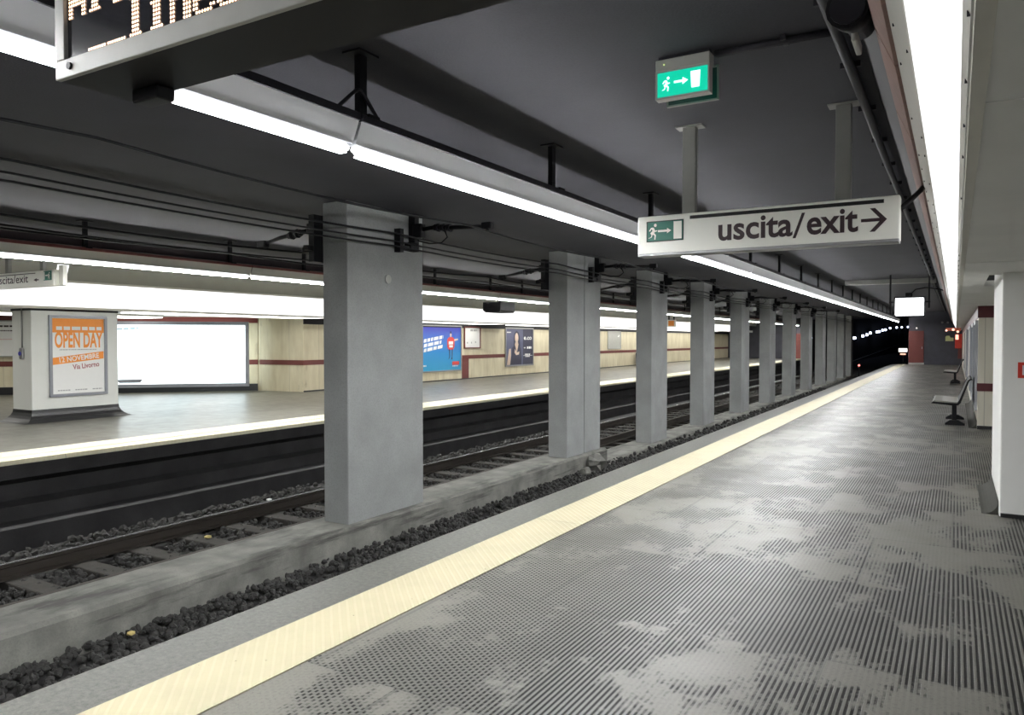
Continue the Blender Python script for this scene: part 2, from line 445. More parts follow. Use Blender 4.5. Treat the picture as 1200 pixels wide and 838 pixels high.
# ballast: stones nobody could count
def ballast():
    b = MB(); q = random.Random(3)
    ico = bmesh.new(); bmesh.ops.create_icosphere(ico, subdivisions=1, radius=1)
    base = [v.co.copy() for v in ico.verts]; fs = [[v.index for v in f.verts] for f in ico.faces]
    keep = [i for i, f in enumerate(fs)]
    ico.free()
    def stones(n, x0, x1, y0, y1, zf, r0, r1, py=1.):
        for _ in range(n):
            x = q.uniform(x0, x1); y = y0+(y1-y0)*q.random()**py; r = q.uniform(r0, r1)
            z = zf(x)+q.uniform(-.01, .02)
            rot = Matrix.Rotation(q.uniform(0, 6.28), 3, (q.uniform(-1, 1), q.uniform(-1, 1), q.uniform(-1, 1)+.01))
            vs = [rot @ Vector((c.x*q.uniform(.7, 1.15)*r, c.y*q.uniform(.7, 1.15)*r*1.2, c.z*q.uniform(.6, 1.)*r))+Vector((x, y, z)) for c in base]
            b.add(vs, fs)
    near = lambda x: -1.16+max(0, (-6.05-x))*.13
    stones(2600, -6.57, -5.9, 1.5, 16, near, .022, .05, 1.3)
    stones(700, -6.5, -5.9, 16, 45, near, .03, .06)
    far = lambda x: -1.12
    stones(2600, -9.02, -7.74, 2.5, 22, far, .025, .055, 1.2)
    stones(1500, -10.32, -9.2, 3, 20, far, .03, .07)
    stones(600, -9.0, -7.7, 22, 50, far, .04, .07)
    return b.build('ballast', 'ballast')
tag(ballast(), 'dark broken stone ballast covering the track beds', 'ballast', kind='stuff')

# rails and sleepers
def rail(x, label, top='railsteel'):
    r = empty('rail', (x, 25, -1.08), label, 'rail', 'running rails')
    MB().extrude_y([(x-.07, -1.08), (x+.07, -1.08), (x+.07, -1.06), (x+.012, -1.045), (x+.012, -.955), (x+.034, -.94), (x+.034, -.905), (x-.034, -.905), (x-.034, -.94), (x-.012, -.955), (x-.012, -1.045), (x-.07, -1.06)], Y0, 62).build('web', 'railrust', r)
    MB().box(x-.03, x+.03, Y0, 62, -.905, -.897).build('running_surface', top, r)
rail(-9.10, 'bright running rail of the far track, beside the opposite platform wall')
rail(-7.665, 'dull running rail of the far track, against the column kerb', 'railrust')
# sleepers of the far track
proto = MB().bbox(-9.55, -7.30, -.13, .13, -1.2, -1.075, .02).build('sleeper', 'sleeper', origin=(-8.4, 0, -1.2))
tag(proto, 'concrete sleeper', 'sleeper', 'concrete sleepers of the far track')
for i in range(52):
    o = proto if i == 0 else proto.copy()
    if i: COL.objects.link(o)
    o.location = (-8.4, 2.2+.72*i, -1.2)
    o['label'] = 'concrete sleeper in the ballast between the two rails of the far track'

def crumple(x, y, z, r, seed, label, mat):
    b = MB(); b.bm(lump(x, y, z, r, seed, 1, .5))
    tag(b.build('litter_scrap', mat), label, 'litter', kind='thing')
crumple(-6.40, 4.05, -1.06, .045, 21, 'yellow leaf scrap on the stones below the near kerb', 'leaf')
crumple(-8.62, 6.55, -1.05, .05, 22, 'pale yellow scrap lying between the rails of the far track', 'leaf')
crumple(-9.75, 8.6, -1.05, .05, 23, 'white crumpled paper behind the bright rail', 'paper')
crumple(-9.6, 5.9, -1.05, .035, 24, 'small white scrap on the stones behind the bright rail', 'paper')

# ------------------------------------------------------------------ columns
cols = [(7.16, 8.73), (13.43, 15.05), (18.25, 19.46), (22.83, 24.05), (27.56, 28.76), (32.32, 33.5), (37.15, 38.3), (42.0, 43.1), (46.8, 47.95), (51.5, 52.65), (56.2, 57.3), (60.6, 61.7)]
names = ['wide concrete column standing closest to the camera', 'wide concrete column split by a vertical joint']
for i, (a, b_) in enumerate(cols):
    zb = -.78 if i < 2 else -1.06
    lab = names[i] if i < 2 else 'slim concrete column, %s along the row from the camera' % ORD[i]
    if i == 1:
        r = empty('column', (-6.87, (a+b_)/2, zb), lab, 'column', 'concrete columns between the tracks')
        MB().bbox(-7.08, -6.66, a, 14.225, zb, CZ, .012).build('shaft', 'column', r)
        MB().bbox(-7.08, -6.66, 14.25, b_, zb, CZ, .012).build('shaft', 'column', r)
        r['kind'] = 'thing'
        continue
    o = MB().bbox(-7.08, -6.66, a, b_, zb, CZ-.002, .014).build('column', 'column')
    tag(o, lab, 'column', 'concrete columns between the tracks', 'thing')
b = MB().tube([(-6.665, 7.95, 2.42), (-6.645, 7.95, 2.42)], .06, 14)
tag(b.build('cover_plate', 'palegrey'), 'small round plate on the side of the first column', 'cover plate', kind='thing')

# ------------------------------------------------------------------ ceiling, walls
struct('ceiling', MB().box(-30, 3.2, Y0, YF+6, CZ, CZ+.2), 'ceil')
def fascia_x(z, near=True):
    x = .016-.443*(z-2.22)
    return x if near else -14.966-x
# near soffit in panels with joints
sf = MB(); js = [Y0, -2.1, 2.262, 6.9, 8.3, 9.95, 11.4, 15.8, 20.2, 24.6, 29, 33.4, 37.8, 42.2, 46.6, 51, YE]
for i in range(len(js)-1):
    a, c = js[i]+.006, js[i+1]-.006
    if js[i] == 8.3: a, c = js[i], js[i+1]; x1 = .26
    elif js[i] == 6.9: c = js[i+1]; x1 = 3.2
    elif js[i] == 9.95: a = js[i]; x1 = 3.2
    else: x1 = 3.2
    if js[i+1] == 8.3: pass
    sf.box(.016, x1, a, c, 2.20, 2.26)
sf.box(.95, 3.2, 8.3, 9.95, 2.20, 2.26)
struct('ceiling_soffit_near', sf, 'soffit')
struct('ceiling_void_near', MB().box(.03, 3.2, Y0, YE, 2.50, 2.52), 'black')
# inclined fascia above the luminous panel
def fascia(near, y0, y1):
    g = lambda z: fascia_x(z, near)
    sgn = 1 if near else -1
    return MB().extrude_y([(g(2.74), 2.74), (g(CZ), CZ), (g(CZ)+sgn*.04, CZ), (g(2.74)+sgn*.04, 2.74)], y0, y1)
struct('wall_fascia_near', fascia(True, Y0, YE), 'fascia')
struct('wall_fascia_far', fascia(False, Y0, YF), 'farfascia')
b = MB(); g = fascia_x
for a, c in [(2.64, 3.55), (3.57, 4.9), (4.92, 7.4), (7.42, 10), (10.02, 15), (15.02, 22), (22.02, 30), (30.02, 40), (40.02, YE)]:
    b.extrude_y([(g(2.75)-.016, 2.75), (g(2.93)-.016, 2.93), (g(2.93)+.01, 2.93), (g(2.75)+.01, 2.75)], a, c)
struct('trim_3', b, 'pinkband')

def luminous(near, y0, y1, label, step):
    g = lambda z: fascia_x(z, near); sg = 1 if near else -1; T = 2.575 if near else 2.70
    r = empty('luminous_ceiling_panel', (g(2.2), (y0+y1)/2, 2.20), label, 'light panel')
    y = y0; n = 0
    while y < y1-.1 and n < 40:
        e = min(y+step, y1)
        MB().extrude_y([(g(2.24), 2.24), (g(T), T), (g(T)+sg*.03, T+.02), (g(2.24)+sg*.03, 2.24)], y+.004, e-.004).build('diffuser', 'panel', r)
        y = e; n += 1
    MB().extrude_y([(g(T)-sg*.004, T), (g(2.74)-sg*.004, 2.74), (g(2.74)+sg*.03, 2.74), (g(T)+sg*.03, T)], y0, y1).build('upper_frame', 'flange', r)
    MB().extrude_y([(g(2.195)-sg*.004, 2.195), (g(2.24)-sg*.004, 2.24), (g(2.24)+sg*.03, 2.24), (g(2.195)+sg*.03, 2.195)], y0, y1).build('lower_frame', 'flange', r)
    if near:
        s_ = MB(); q = random.Random(5); y = y0
        while y < 12:
            for z in (2.60, 2.70, 2.215):
                if q.random() < .6: s_.tube([(g(z)-.008, y, z), (g(z)+.0, y, z)], .006, 6)
            y += .43
        s_.build('screw', 'darkmetal', r)
luminous(True, Y0+.5, 52.0, 'long white luminous panel sloping along the right side above the near platform', 4.4)
luminous(False, Y0+.5, 63.0, 'long glowing white panel sloping above the opposite platform', 4.4)
# short white board above the far panel, made to glow to look brightly lit
g = lambda z: fascia_x(z, False)
struct('trim_4', MB().extrude_y([(g(2.74)+.03, 2.74), (g(3.02)+.03, 3.02), (g(3.02)-.01, 3.02), (g(2.74)-.01, 2.74)], 7.88, 8.08), 'panel')

# near right wall, pillar and passage
RW = .345
wr = MB().mat('marble_near').box(RW, 3.2, 15.8, YE, 0, 2.2)
struct('wall_right', wr)
b = MB(); b.box(RW-.012, 3.2, 15.785, 15.80, 1.99, 2.2); b.box(RW-.012, 3.2, 15.785, 15.8, .68, .82)
b.box(RW-.012, RW, 15.785, YE, 1.99, 2.2)
struct('trim_5', b, 'maroon')
struct('trim_6', MB().box(RW+.0, 3.2, 15.775, 15.80, 0, .06), 'rubber')
struct('wall_passage', MB().box(3.2, 3.4, Y0, YE, -.25, 2.6), 'white_paint')
struct('wall_back', MB().box(-30, 3.4, Y0-.2, Y0, -1.5, CZ+.2), 'endwall')
pil = MB().bbox(.355, .95, 8.05, 9.75, .0, 2.5, .012)
struct('pillar_near', pil, 'white_paint')
struct('baseboard_pillar', MB().box(.365, .96, 8.035, 8.05, 0, .035), 'rubber')
def cove(x, y0, y1, r=.14, name='trim_7'):
    prof = [(x, 0), (x, r)]+[(x-r+r*math.cos(t), r-r*math.sin(t)) for t in [i*math.pi/16 for i in range(1, 8)]]+[(x-r, 0.001)]
    b = MB(); b.extrude_y(prof, y0, y1)
    return struct(name, b, 'cove')
cove(.352, 8.12, 9.7, .13, 'trim_7')
cove(RW, 15.9, 22, .13, 'trim_8')

# wall boards on the near right wall
pl = PL((RW, 0, 0), (0, -1, 0), (0, 0, 1))     # facing -X
for i, (a, c, mt, lab) in enumerate([(15.95, 17.6, 'boardglass', 'grey green glazed notice board at the near end of the right wall'), (18.3, 20.6, 'boardglass', 'second grey notice board along the right wall behind the first bench'), (22, 26, 'palegrey', 'wide pale grey board along the right wall between the benches'), (29.5, 37, 'palegrey', 'long pale grey board on the right wall behind the far bench')]):
    r = empty('notice_board', (RW, (a+c)/2, .3), lab, 'notice board', 'boards on the right wall')
    f = MB(); pl.frame(f, -c, .32, -a, 1.95, .07, 0, .045); f.build('frame', 'framegrey', r)
    f = MB(); pl.box(f, -c+.06, .38, -a-.06, 1.89, .005, .02); f.build('board', mt, r)

# red fire label on the pillar
pl = PL((.40, 8.05, 0), (1, 0, 0), (0, 0, 1))
r = empty('fire_hose_sign', (.545, 8.05, 1.26), 'red square fire hose sign on the white pillar', 'sign')
f = MB(); pl.box(f, .079, 1.258, .229, 1.398, 0, .006); f.build('plate', 'brightred', r)
f = MB(); pl.frame(f, .112, 1.285, .205, 1.372, .012, .007, .008)
pl.ell(f, .158, 1.33, .022, .022, .009, 16); pl.rect(f, .15, 1.285, .166, 1.31, .009); f.build('pictogram', 'paper', r)

# ------------------------------------------------------------------ far hall walls
WX = -17.1
struct('wall_left', MB().box(WX, WX-.4, 16.45, YF, 0, 2.45), 'marble')
# return wall and diagonal wall of the corridor mouth
A = Vector((-18.66, 15.93, 0)); B = Vector((-25.2, 9.6, 0)); dd = (A-B).normalized(); nn = Vector((dd.y, -dd.x, 0))
def vwall(p, q_, z0, z1, th=.3):
    p = Vector(p); q_ = Vector(q_); d = (q_-p).normalized(); n = Vector((-d.y, d.x, 0))*th
    return MB().prism([p+Vector((0, 0, z0)), q_+Vector((0, 0, z0)), q_+Vector((0, 0, z1)), p+Vector((0, 0, z1))], n)
struct('wall_return', vwall((-18.95, 16.30, 0), (WX, 16.45, 0), 0, 2.3), 'marble')
struct('wall_corridor', vwall((B.x, B.y, 0), (A.x-.25, A.y+.35, 0), 0, 2.3), 'marble')
struct('wall_west', MB().box(-30, -29.7, Y0, YF, 0, CZ), 'white_paint')
def bandy(z0, z1, th=.012): return MB().box(WX, WX+th, 16.45, YF, z0, z1)
struct('trim_9', MB().box(WX, WX+.03, 16.45, YF, 2.07, 2.34), 'darkmetal')
struct('trim_10', bandy(.82, .97), 'redbrown')
b = MB()
def bandw(b, p, q_, z0, z1, off):
    p = Vector(p); q_ = Vector(q_); d = (q_-p).normalized(); n = Vector((d.y, -d.x, 0))*off
    b.prism([p+Vector((0, 0, z0)), q_+Vector((0, 0, z0)), q_+Vector((0, 0, z1)), p+Vector((0, 0, z1))], n)
for z0, z1 in ((.82, .97), (2.12, 2.3)):
    bandw(b, (B.x, B.y, 0), (A.x-.25, A.y+.35, 0), z0, z1, .02)
bandw(b, (-18.85, 16.31, 0), (WX, 16.45, 0), .82, .97, .02)
struct('trim_11', b, 'redbrown')
b = MB(); b.box(WX, WX+.02, 16.45, YF, 0, .04); bandw(b, (B.x, B.y, 0), (A.x-.2, A.y+.3, 0), 0, .22, .03)
struct('baseboard_left', b, 'rubber')
struct('trim_12', MB().box(WX, WX+.014, 24.97, 25.45, .02, .95), 'redbrown')
# far soffit and its lamps
struct('ceiling_soffit_far', MB().box(fascia_x(2.2, False)-.03, -30, Y0, YF, 2.30, 2.36), 'farsoffit')
struct('trim_13', MB().box(fascia_x(2.2, False)-.03, fascia_x(2.2, False)-.09, Y0, YF, 2.195, 2.30), 'farsoffit')
for i, (x, y0, y1) in enumerate([(-16.3, 1, 6.5), (-16.3, 10.5, 16), (-16.3, 18, 26), (-16.3, 28, 36), (-16.3, 38, 46), (-16.3, 48, 58), (-20.2, 7.5, 13.5), (-22.8, 5, 9.0)]):
    o = empty('downlight_strip', (x, (y0+y1)/2, 2.22), ['recessed lamp strip', 'recessed lamp strip'][0], 'ceiling lamp', 'soffit lamps of the opposite platform')
    o['label'] = ['white lamp strip in the far soffit before the white pillar', 'white lamp strip in the far soffit just after the white pillar', 'white lamp strip in the far soffit over the blue poster', 'white lamp strip in the far soffit over the dark poster', 'white lamp strip in the far soffit over the dark bin', 'white lamp strip at the far end of the opposite soffit', 'white lamp strip over the backlit advert', 'white lamp strip over the text poster at the corridor mouth'][i]
    MB().bbox(x-.62, x+.62, y0, y1, 2.25, 2.298, .01).build('housing', 'flange', o)
    MB().bbox(x-.60, x+.60, y0+.03, y1-.03, 2.215, 2.25, .008).build('diffuser', 'soffitlamp', o)
# far end of the far platform
struct('wall_end_far', MB().box(FX+.1, -30, YF, YF+.3, -1.4, CZ), 'endwall')
d = MB().bbox(-12.25, -11.05, YF-.055, YF-.004, .02, 2.1, .01)
tag(d.build('door', 'redbrown'), 'dark red metal door at the end of the opposite platform', 'door', kind='thing')
r = empty('signal_lamp', (-12.0, YF-.2, 2.25), 'small green signal lamp above the far red door', 'signal lamp')
MB().bbox(-12.1, -11.9, YF-.12, YF, 2.22, 2.42, .01).build('housing', 'blackmetal', r)
MB().tube([(-12.0, YF-.16, 2.32), (-12.0, YF-.12, 2.32)], .08, 12).build('lens', 'greenlamp', r)

# far pillar with flared foot
PX, PY0, PY1, PB = -15.25, 7.70, 9.43, -15.95
struct('pillar_far', MB().bbox(PB, PX, PY0, PY1, .1, 2.31, .015), 'pillar_paint')
fl = MB(); k = 7; ring = []
for i in range(k):
    t = i/(k-1)*math.pi/2; o_ = .24*(1-math.sin(t)); z = .001+.24*(1-math.cos(t))
    ring.append([(PB-o_, PY0-o_, z), (PX+o_, PY0-o_, z), (PX+o_, PY1+o_, z), (PB-o_, PY1+o_, z)])
vs = [p for r_ in ring for p in r_]; fs = [(i*4+j, i*4+(j+1) % 4, (i+1)*4+(j+1) % 4, (i+1)*4+j) for i in range(k-1) for j in range(4)]
fl.add(vs, fs); fl.add([], [])
struct('baseboard_pillar_far', fl, 'rubber')
struct('trim_14', MB().box(PB-.01, PX+.014, PY0-.014, PY1+.01, 2.16, 2.2), 'darkmetal')  # dark band standing in for the shade under the fascia
# intercom and its cable on the pillar's end face
r = empty('call_button', (-15.55, PY0, 1.25), 'small blue and steel call point on the end of the far white pillar', 'call point')
MB().bbox(-15.61, -15.49, PY0-.05, PY0, 1.22, 1.44, .02).build('housing', 'greymetal', r)
MB().tube([(-15.55, PY0-.07, 1.33), (-15.55, PY0-.05, 1.33)], .04, 12).build('button', 'bluepoint', r)
MB().tube([(-15.55, PY0-.015, 1.43), (-15.55, PY0-.015, 2.2)], .014, 6).build('conduit', 'greymetal', r)

# ------------------------------------------------------------------ posters of the opposite platform
def poster(o, u, w, h, label, frame='framegrey', fw=.05, sheet='paper', cat='poster', name='poster', group=None):
    p = PL(o, u, (0, 0, 1))
    r = empty(name, p.p(w/2, 0), label, cat, group)
    f = MB(); p.frame(f, 0, 0, w, h, fw, 0, .04); f.build('frame', frame, r)
    f = MB(); p.box(f, fw*.8, fw*.8, w-fw*.8, h-fw*.8, .004, .012); sh = f.build('sheet', sheet, r)
    return p, sh
# OPEN DAY on the pillar (face X = PX, facing +X: right direction is +Y)
p, r = poster((PX, 8.02, .47), (0, 1, 0), 1.16, 1.61, 'orange and white open day poster framed on the far white pillar', 'framegrey', .055)
f = MB(); d = .014
p.rect(f, .06, 1.27, 1.10, 1.55, d)
p.text(f, 'OPEN DAY', .11, .98, 1.07, .30, d+.002, .03, 0, 'H')
p.poly(f, [(.06, .63), (1.09, .74), (1.09, .89), (.06, .77)], d); f.build('orange_print', 'orange', r)
f = MB(); p.text(f, 'Via Livorno', .46, .53, 1.0, .10, d, .02, 0, 'V', .10); f.build('lettering', 'plum', r)
f = MB(); p.text(f, '12 NOVEMBRE', .20, .675, 1.0, .10, d+.003, .02, 0, 'N', .105)
scribble(p, f, .14, 1.32, 1.05, .07, d+.003); f.build('lettering', 'paper', r)
f = MB(); scribble(p, f, .2, .92, .95, .018, d); f.build('small_print', 'greyink', r)
for a_, c_ in ((.16, .4), (.5, .75), (.85, 1.05)): f = MB(); scribble(p, f, a_, .11, c_, .022, d); f.build('small_print', 'greyink', r)

UF = (0, 1, 0)     # far wall X = WX faces +X
# blue poster
p, r = poster((WX+.014, 22.3, .36), UF, 2.6, 1.80, 'large blue and violet poster with slanted white writing on the far wall', 'greymetal', .05, 'poster_blue')
f = MB()
for k_, (b0, a0, a1) in enumerate([(1.12, .12, 1.36), (.94, .12, 1.25), (.76, .12, 1.3)]): scribble(p, f, a0, b0, a1, .13, .015, rise=.13, skew=.2)
f.build('slogan_print', 'paper', r); f = MB(); scribble(p, f, .1, .22, .28, .06, .015); f.build('small_print', 'paper', r); f = MB(); scribble(p, f, 1.98, .18, 2.35, .04, .015); f.build('small_print', 'paper', r); f = MB()
p.rect(f, 1.72, 1.05, 2.02, 1.17, .019); p.rect(f, 1.75, .93, 2.0, 1.02, .019); f.build('white_print', 'paper', r)
f = MB(); p.poly(f, [(1.62, .95), (1.72, .84), (2.02, .84), (2.12, .96), (2.12, 1.24), (2.0, 1.34), (1.74, 1.34), (1.62, 1.24)], .016); p.rect(f, 1.96, .24, 2.44, .38, .016); f.build('red_print', 'redink', r)
f = MB(); p.ell(f, 1.86, 1.42, .06, .08, .017); p.poly(f, [(2.1, 1.18), (2.36, 1.22), (2.36, 1.28), (2.1, 1.26)], .017); f.build('pale_print', 'skin', r)
f = MB(); p.poly(f, [(1.74, .86), (1.81, .86), (1.81, .56), (1.76, .5), (1.68, .46), (1.76, .56)], .017); p.poly(f, [(1.93, .86), (2.0, .86), (1.97, .46), (1.88, .46), (1.93, .56)], .017); p.ell(f, 1.86, 1.52, .05, .05, .018); f.build('dark_print', 'navy', r)
# framed notice
p, r = poster((WX+.014, 25.1, 1.24), UF, 1.2, .89, 'white notice in a thin red frame beside the blue poster', 'redbrown', .04)
f = MB(); scribble(p, f, .45, .70, .95, .08, .014); scribble(p, f, .2, .2, .3, .06, .014); scribble(p, f, .5, .2, .6, .07, .014); scribble(p, f, .8, .22, .9, .07, .014); f.build('small_print', 'greyink', r)
# dark poster with a woman
p, r = poster((WX+.014, 28.3, .40), UF, 2.55, 1.74, 'dark poster of a long haired person in black beside a black text column', 'greymetal', .06, 'slate')
d = .014
f = MB(); p.rect(f, 1.58, .07, 2.49, 1.67, d)
p.poly(f, [(.42, .07), (.55, .5), (.62, .85), (.85, .95), (1.02, .72), (1.25, .95), (1.38, .8), (1.45, .4), (1.42, .07)], d+.001)
p.poly(f, [(.72, .75), (.74, 1.3), (.82, 1.5), (1.0, 1.6), (1.2, 1.5), (1.3, 1.25), (1.32, .8), (1.1, .6), (.9, .6)], d+.002); f.build('dark_print', 'navy', r)
f = MB(); p.ell(f, 1.0, 1.28, .15, .22, d+.004); p.poly(f, [(.92, 1.12), (1.1, 1.12), (1.16, .98), (1.02, .62), (.84, .98)], d+.004)
p.poly(f, [(.14, .07), (.42, .07), (.5, .5), (.48, .8), (.34, .78), (.24, .45)], d+.004)
p.poly(f, [(.85, .78), (1.02, .62), (1.25, .66), (1.2, .52), (.95, .5), (.8, .62)], d+.005); f.build('pale_print', 'skin', r)
f = MB(); p.text(f, 'e.co', 1.66, 1.2, 2.38, .13, d+.004, .012, 0, 'o'); f.build('lettering', 'paper', r); f = MB(); scribble(p, f, 1.95, .78, 2.38, .1, d+.004); scribble(p, f, 1.66, .8, 1.8, .05, d+.004); f.build('lettering', 'paper', r); f = MB(); scribble(p, f, 1.75, .48, 2.25, .07, d+.004); scribble(p, f, 1.8, .40, 2.2, .05, d+.004); p.rect(f, 1.6, .46, 2.47, .475, d+.004); f.build('small_print', 'paper', r); f = MB(); scribble(p, f, .15, 1.5, .5, .05, d+.004); f.build('lettering', 'paper', r)
# pale paper notice further along
p, r = poster((WX+.014, 39.6, 1.05), UF, 1.95, 1.04, 'pale lilac notice behind the gap after the second column', 'palegrey', .05, 'palegrey')
f = MB(); p.poly(f, [(1.45, .72), (1.75, .85), (1.68, .7)], .014); f.build('white_print', 'paper', r)
# bin
r = empty('litter_bin', (WX+.35, 43.9, 0), 'dark litter bin against the far beige wall beyond the third column', 'bin')
MB().tube([(WX+.35, 43.9, .02), (WX+.35, 43.9, .12), (WX+.35, 43.9, .72), (WX+.35, 43.9, .78)], [.24, .26, .29, .27], 18).build('body', 'blackmetal', r)
MB().tube([(WX+.35, 43.9, .78), (WX+.35, 43.9, .82)], [.28, .22], 18).build('lid', 'greymetal', r)
# text poster on the corridor wall
O = B+dd*1.2
def onw(px_t, z): return B+dd*px_t+Vector((0, 0, z))
p, r = poster(onw(.55, 1.1)+nn*.02, dd, 2.1, 1.05, 'white printed notice with black headings left of the far pillar', 'palegrey', .03)
f = MB(); scribble(p, f, .1, .86, 1.95, .05, .014); scribble(p, f, .1, .62, 1.5, .05, .014); scribble(p, f, .1, .74, 1.95, .03, .014); f.build('small_print', 'ink', r)
f = MB(); scribble(p, f, .1, .5, 1.95, .012, .014); f.build('red_print', 'redink', r)
# backlit advertisement box
L = (A-B).length
p = PL(onw(L-4.35, .17)+nn*.02, dd, (0, 0, 1))
r = empty('advert_lightbox', p.p(2.1, 0), 'large glowing white advert box in the corridor mouth beside the far pillar', 'light box')
f = MB(); p.frame(f, 0, 0, 4.2, 1.97, .10, 0, .16); f.build('frame', 'framegrey', r)
f = MB(); p.box(f, .08, .08, 4.12, 1.89, .02, .08); f.build('backlit_sheet', 'ad', r)
f = MB(); p.poly(f, [(.42, .42), (.46, .42), (.52, .24), (1.2, .25), (1.12, .14), (.55, .14), (.48, .22)], .09); f.build('boat_print', 'framegrey', r)
f = MB(); scribble(p, f, .3, 1.7, 1.1, .06, .09, rise=.05); f.build('blue_print', 'lightblue', r)

# ------------------------------------------------------------------ tube lights
def tube_light(x, y0, y1, label, far=False, posts=(), lens='lens'):
    r = empty('hanging_tube_light', (x, (y0+y1)/2, 2.735), label, 'tube light', 'tube lights over the opposite edge' if far else 'tube lights over the near edge')
    yc = y0+.012, y1-.012
    MB().extrude_y([(x-.035, 2.79), (x+.035, 2.79), (x+.085, 2.92), (x-.085, 2.92)], *yc).build('reflector', 'reflector' if not far else 'farfascia', r)
    MB().box(x-.10, x+.10, *yc, 2.92, 2.965).build('top_rail', 'darkmetal' if not far else 'redbrown', r)
    e = .03
    pts = [(x, yc[0]+.01, 2.765), (x, yc[0]+.06, 2.765), (x, yc[1]-.06, 2.765), (x, yc[1]-.01, 2.765)]
    MB().tube(pts, [.016, .034, .034, .016], 10).build('lamp_tube', 'fartube' if far else 'tube', r)
    MB().box(x-.026, x+.026, yc[0]+.05, yc[1]-.05, 2.7275, 2.7305).build('lens', 'farlens' if far else lens, r)  # glowing strip added below the tube so most light goes downwards
    for y in posts:
        b = MB().box(x-.022, x+.022, y-.032, y+.032, 2.965, CZ); b.box(x-.07, x+.07, y-.09, y+.09, CZ-.012, CZ)
        b.box(x-.11, x+.11, y-.05, y+.05, 2.955, 2.975)
        b.build('hanger', 'blackmetal', r)
    return r
P = 5.15
tl = []
for k in range(-2, 10):
    a = 3.47+P*k; c = min(a+P, 54.7)
    if c < -5: continue
    n = k+2
    lab = '%s tube light from the camera in the row over the near platform edge' % ORD[n]
    tl.append(tube_light(-3.2, max(a, Y0+.2), c, lab, False, [y for y in (a+.10, a+2.66) if y > Y0+.3], 'lens' if k < 3 else 'lens_aged' if k < 5 else 'lens_dim'))  # added strips glow less down the row, keeping the far end darker
b = MB(); pts = []
for i in range(15):
    t = i/14; pts.append((-3.16, 3.30+.42*t+.03*math.sin(6.28*t), 2.955+.17*math.sin(math.pi*t)))
b.tube(pts, .013, 8).build('cable_loop', 'darkmetal', tl[1])
for k in range(-3, 13):
    a = 9.455+4.37*k; c = min(a+4.37, 65.5)
    lab = '%s tube light from the left in the row over the opposite platform edge' % ORD[max(0, k+2)]
    if c < 0.8: continue
    tube_light(-11.2, a, c, lab, True, [a+1.35, a+3.95])
tray = MB().extrude_y([(-11.66, 2.99), (-11.25, 2.99), (-11.25, 3.13), (-11.28, 3.13), (-11.28, 3.02), (-11.63, 3.02), (-11.63, 3.13), (-11.66, 3.13)], Y0, 64)
tag(tray.build('cable_tray', plain('tray_purple_brown', (.03, .018, .022), .7)), 'dark cable tray running above the opposite tube lights', 'cable tray', kind='thing')
b = MB()
for i, y in enumerate([3.9, 6.2, 11.2, 15.2, 19.6, 23]): pass

# black display hanging over the far platform, seen from its back
r = empty('hanging_display', (-12.6, 20.5, 2.45), 'black display box hanging below the opposite tube lights', 'display', )
MB().extrude_y([(-12.95, 2.53), (-12.85, 2.46), (-12.35, 2.46), (-12.30, 2.53), (-12.30, 2.78), (-12.95, 2.78)], 20.1, 21.0).build('housing', 'blackmetal', r)
MB().box(-12.6, -12.54, 20.5, 20.56, 2.78, CZ).build('hanger', 'blackmetal', r)

# ------------------------------------------------------------------ cables and wire brackets
def cable(x, z, y0, y1, sag, r_, label, step=4.78, start=7.9, name='overhead_cable'):
    pts = []; y = y0
    while y < y1:
        t = ((y-start) % step)/step
        pts.append((x, y, z-sag*4*t*(1-t))); y += step/8
    tag(MB().tube(pts, r_, 6).build(name, 'blackmetal'), label, 'cable', 'cables over the tracks')
cable(-5.33, 3.05, Y0, 62, .06, .014, 'overhead wire held by the bracket arms above the near track')
cable(-6.50, 3.03, Y0, 62, .04, .014, 'topmost black cable strung along the track side of the columns')
cable(-6.52, 2.93, Y0, 62, .03, .012, 'second black cable from the top along the column faces')
cable(-6.50, 2.86, Y0, 62, .03, .012, 'lowest black cable strung along the column faces')
cable(-8.13, 2.86, Y0, 62, .05, .016, 'overhead wire held by the bracket arms above the far track')
cable(-8.16, 2.76, Y0, 62, .04, .012, 'lower wire below the bracket arms of the far track')
cable(-10.0, 2.98, Y0, 62, .03, .016, 'black conduit running beside the opposite tube lights')
def near_bracket():
    r = empty('hanging_wire_bracket', (-6.60, 8.45, 2.80), 'x', 'wire bracket', 'wire brackets on the columns')
    MB().box(-6.655, -6.55, 8.40, 8.50, 2.84, CZ-.01).build('upright', 'blackmetal', r)
    b = MB().tube([(-6.58, 8.44, 3.13), (-6.2, 8.42, 3.15), (-5.9, 8.41, 3.12), (-5.40, 8.40, 3.10)], [.035, .03, .03, .022], 8); b.bbox(-6.58, -6.42, 8.38, 8.5, 3.03, 3.22, .02)
    b.build('arm', 'blackmetal', r)
    b = MB()
    for i in range(6): b.tube([(-6.22+.05*i, 8.42, 3.145-.004*i), (-6.195+.05*i, 8.42, 3.145-.004*i)], .06 if i % 2 else .045, 10)
    b.build('insulator', 'darkmetal', r)
    b = MB().bbox(-5.42, -5.26, 8.36, 8.44, 3.06, 3.15, .015); b.tube([(-5.34, 8.4, 3.06), (-5.33, 8.4, 3.03)], .02, 8); b.build('wire_clamp', 'blackmetal', r)
    b = MB().box(-6.64, -6.56, 8.10, 8.47, 2.84, 2.90); b.box(-6.65, -6.55, 8.08, 8.16, 2.80, 3.12); b.bbox(-6.66, -6.54, 8.30, 8.5, 2.84, 2.96, .02); b.build('lower_step', 'blackmetal', r)
    MB().tube([(-6.05, 8.42, 3.1), (-6.0, 8.42, 3.0), (-6.1, 8.42, 2.93), (-6.3, 8.42, 2.93), (-6.5, 8.42, 2.98)], .010, 6).build('jumper_wire', 'blackmetal', r)
    return r
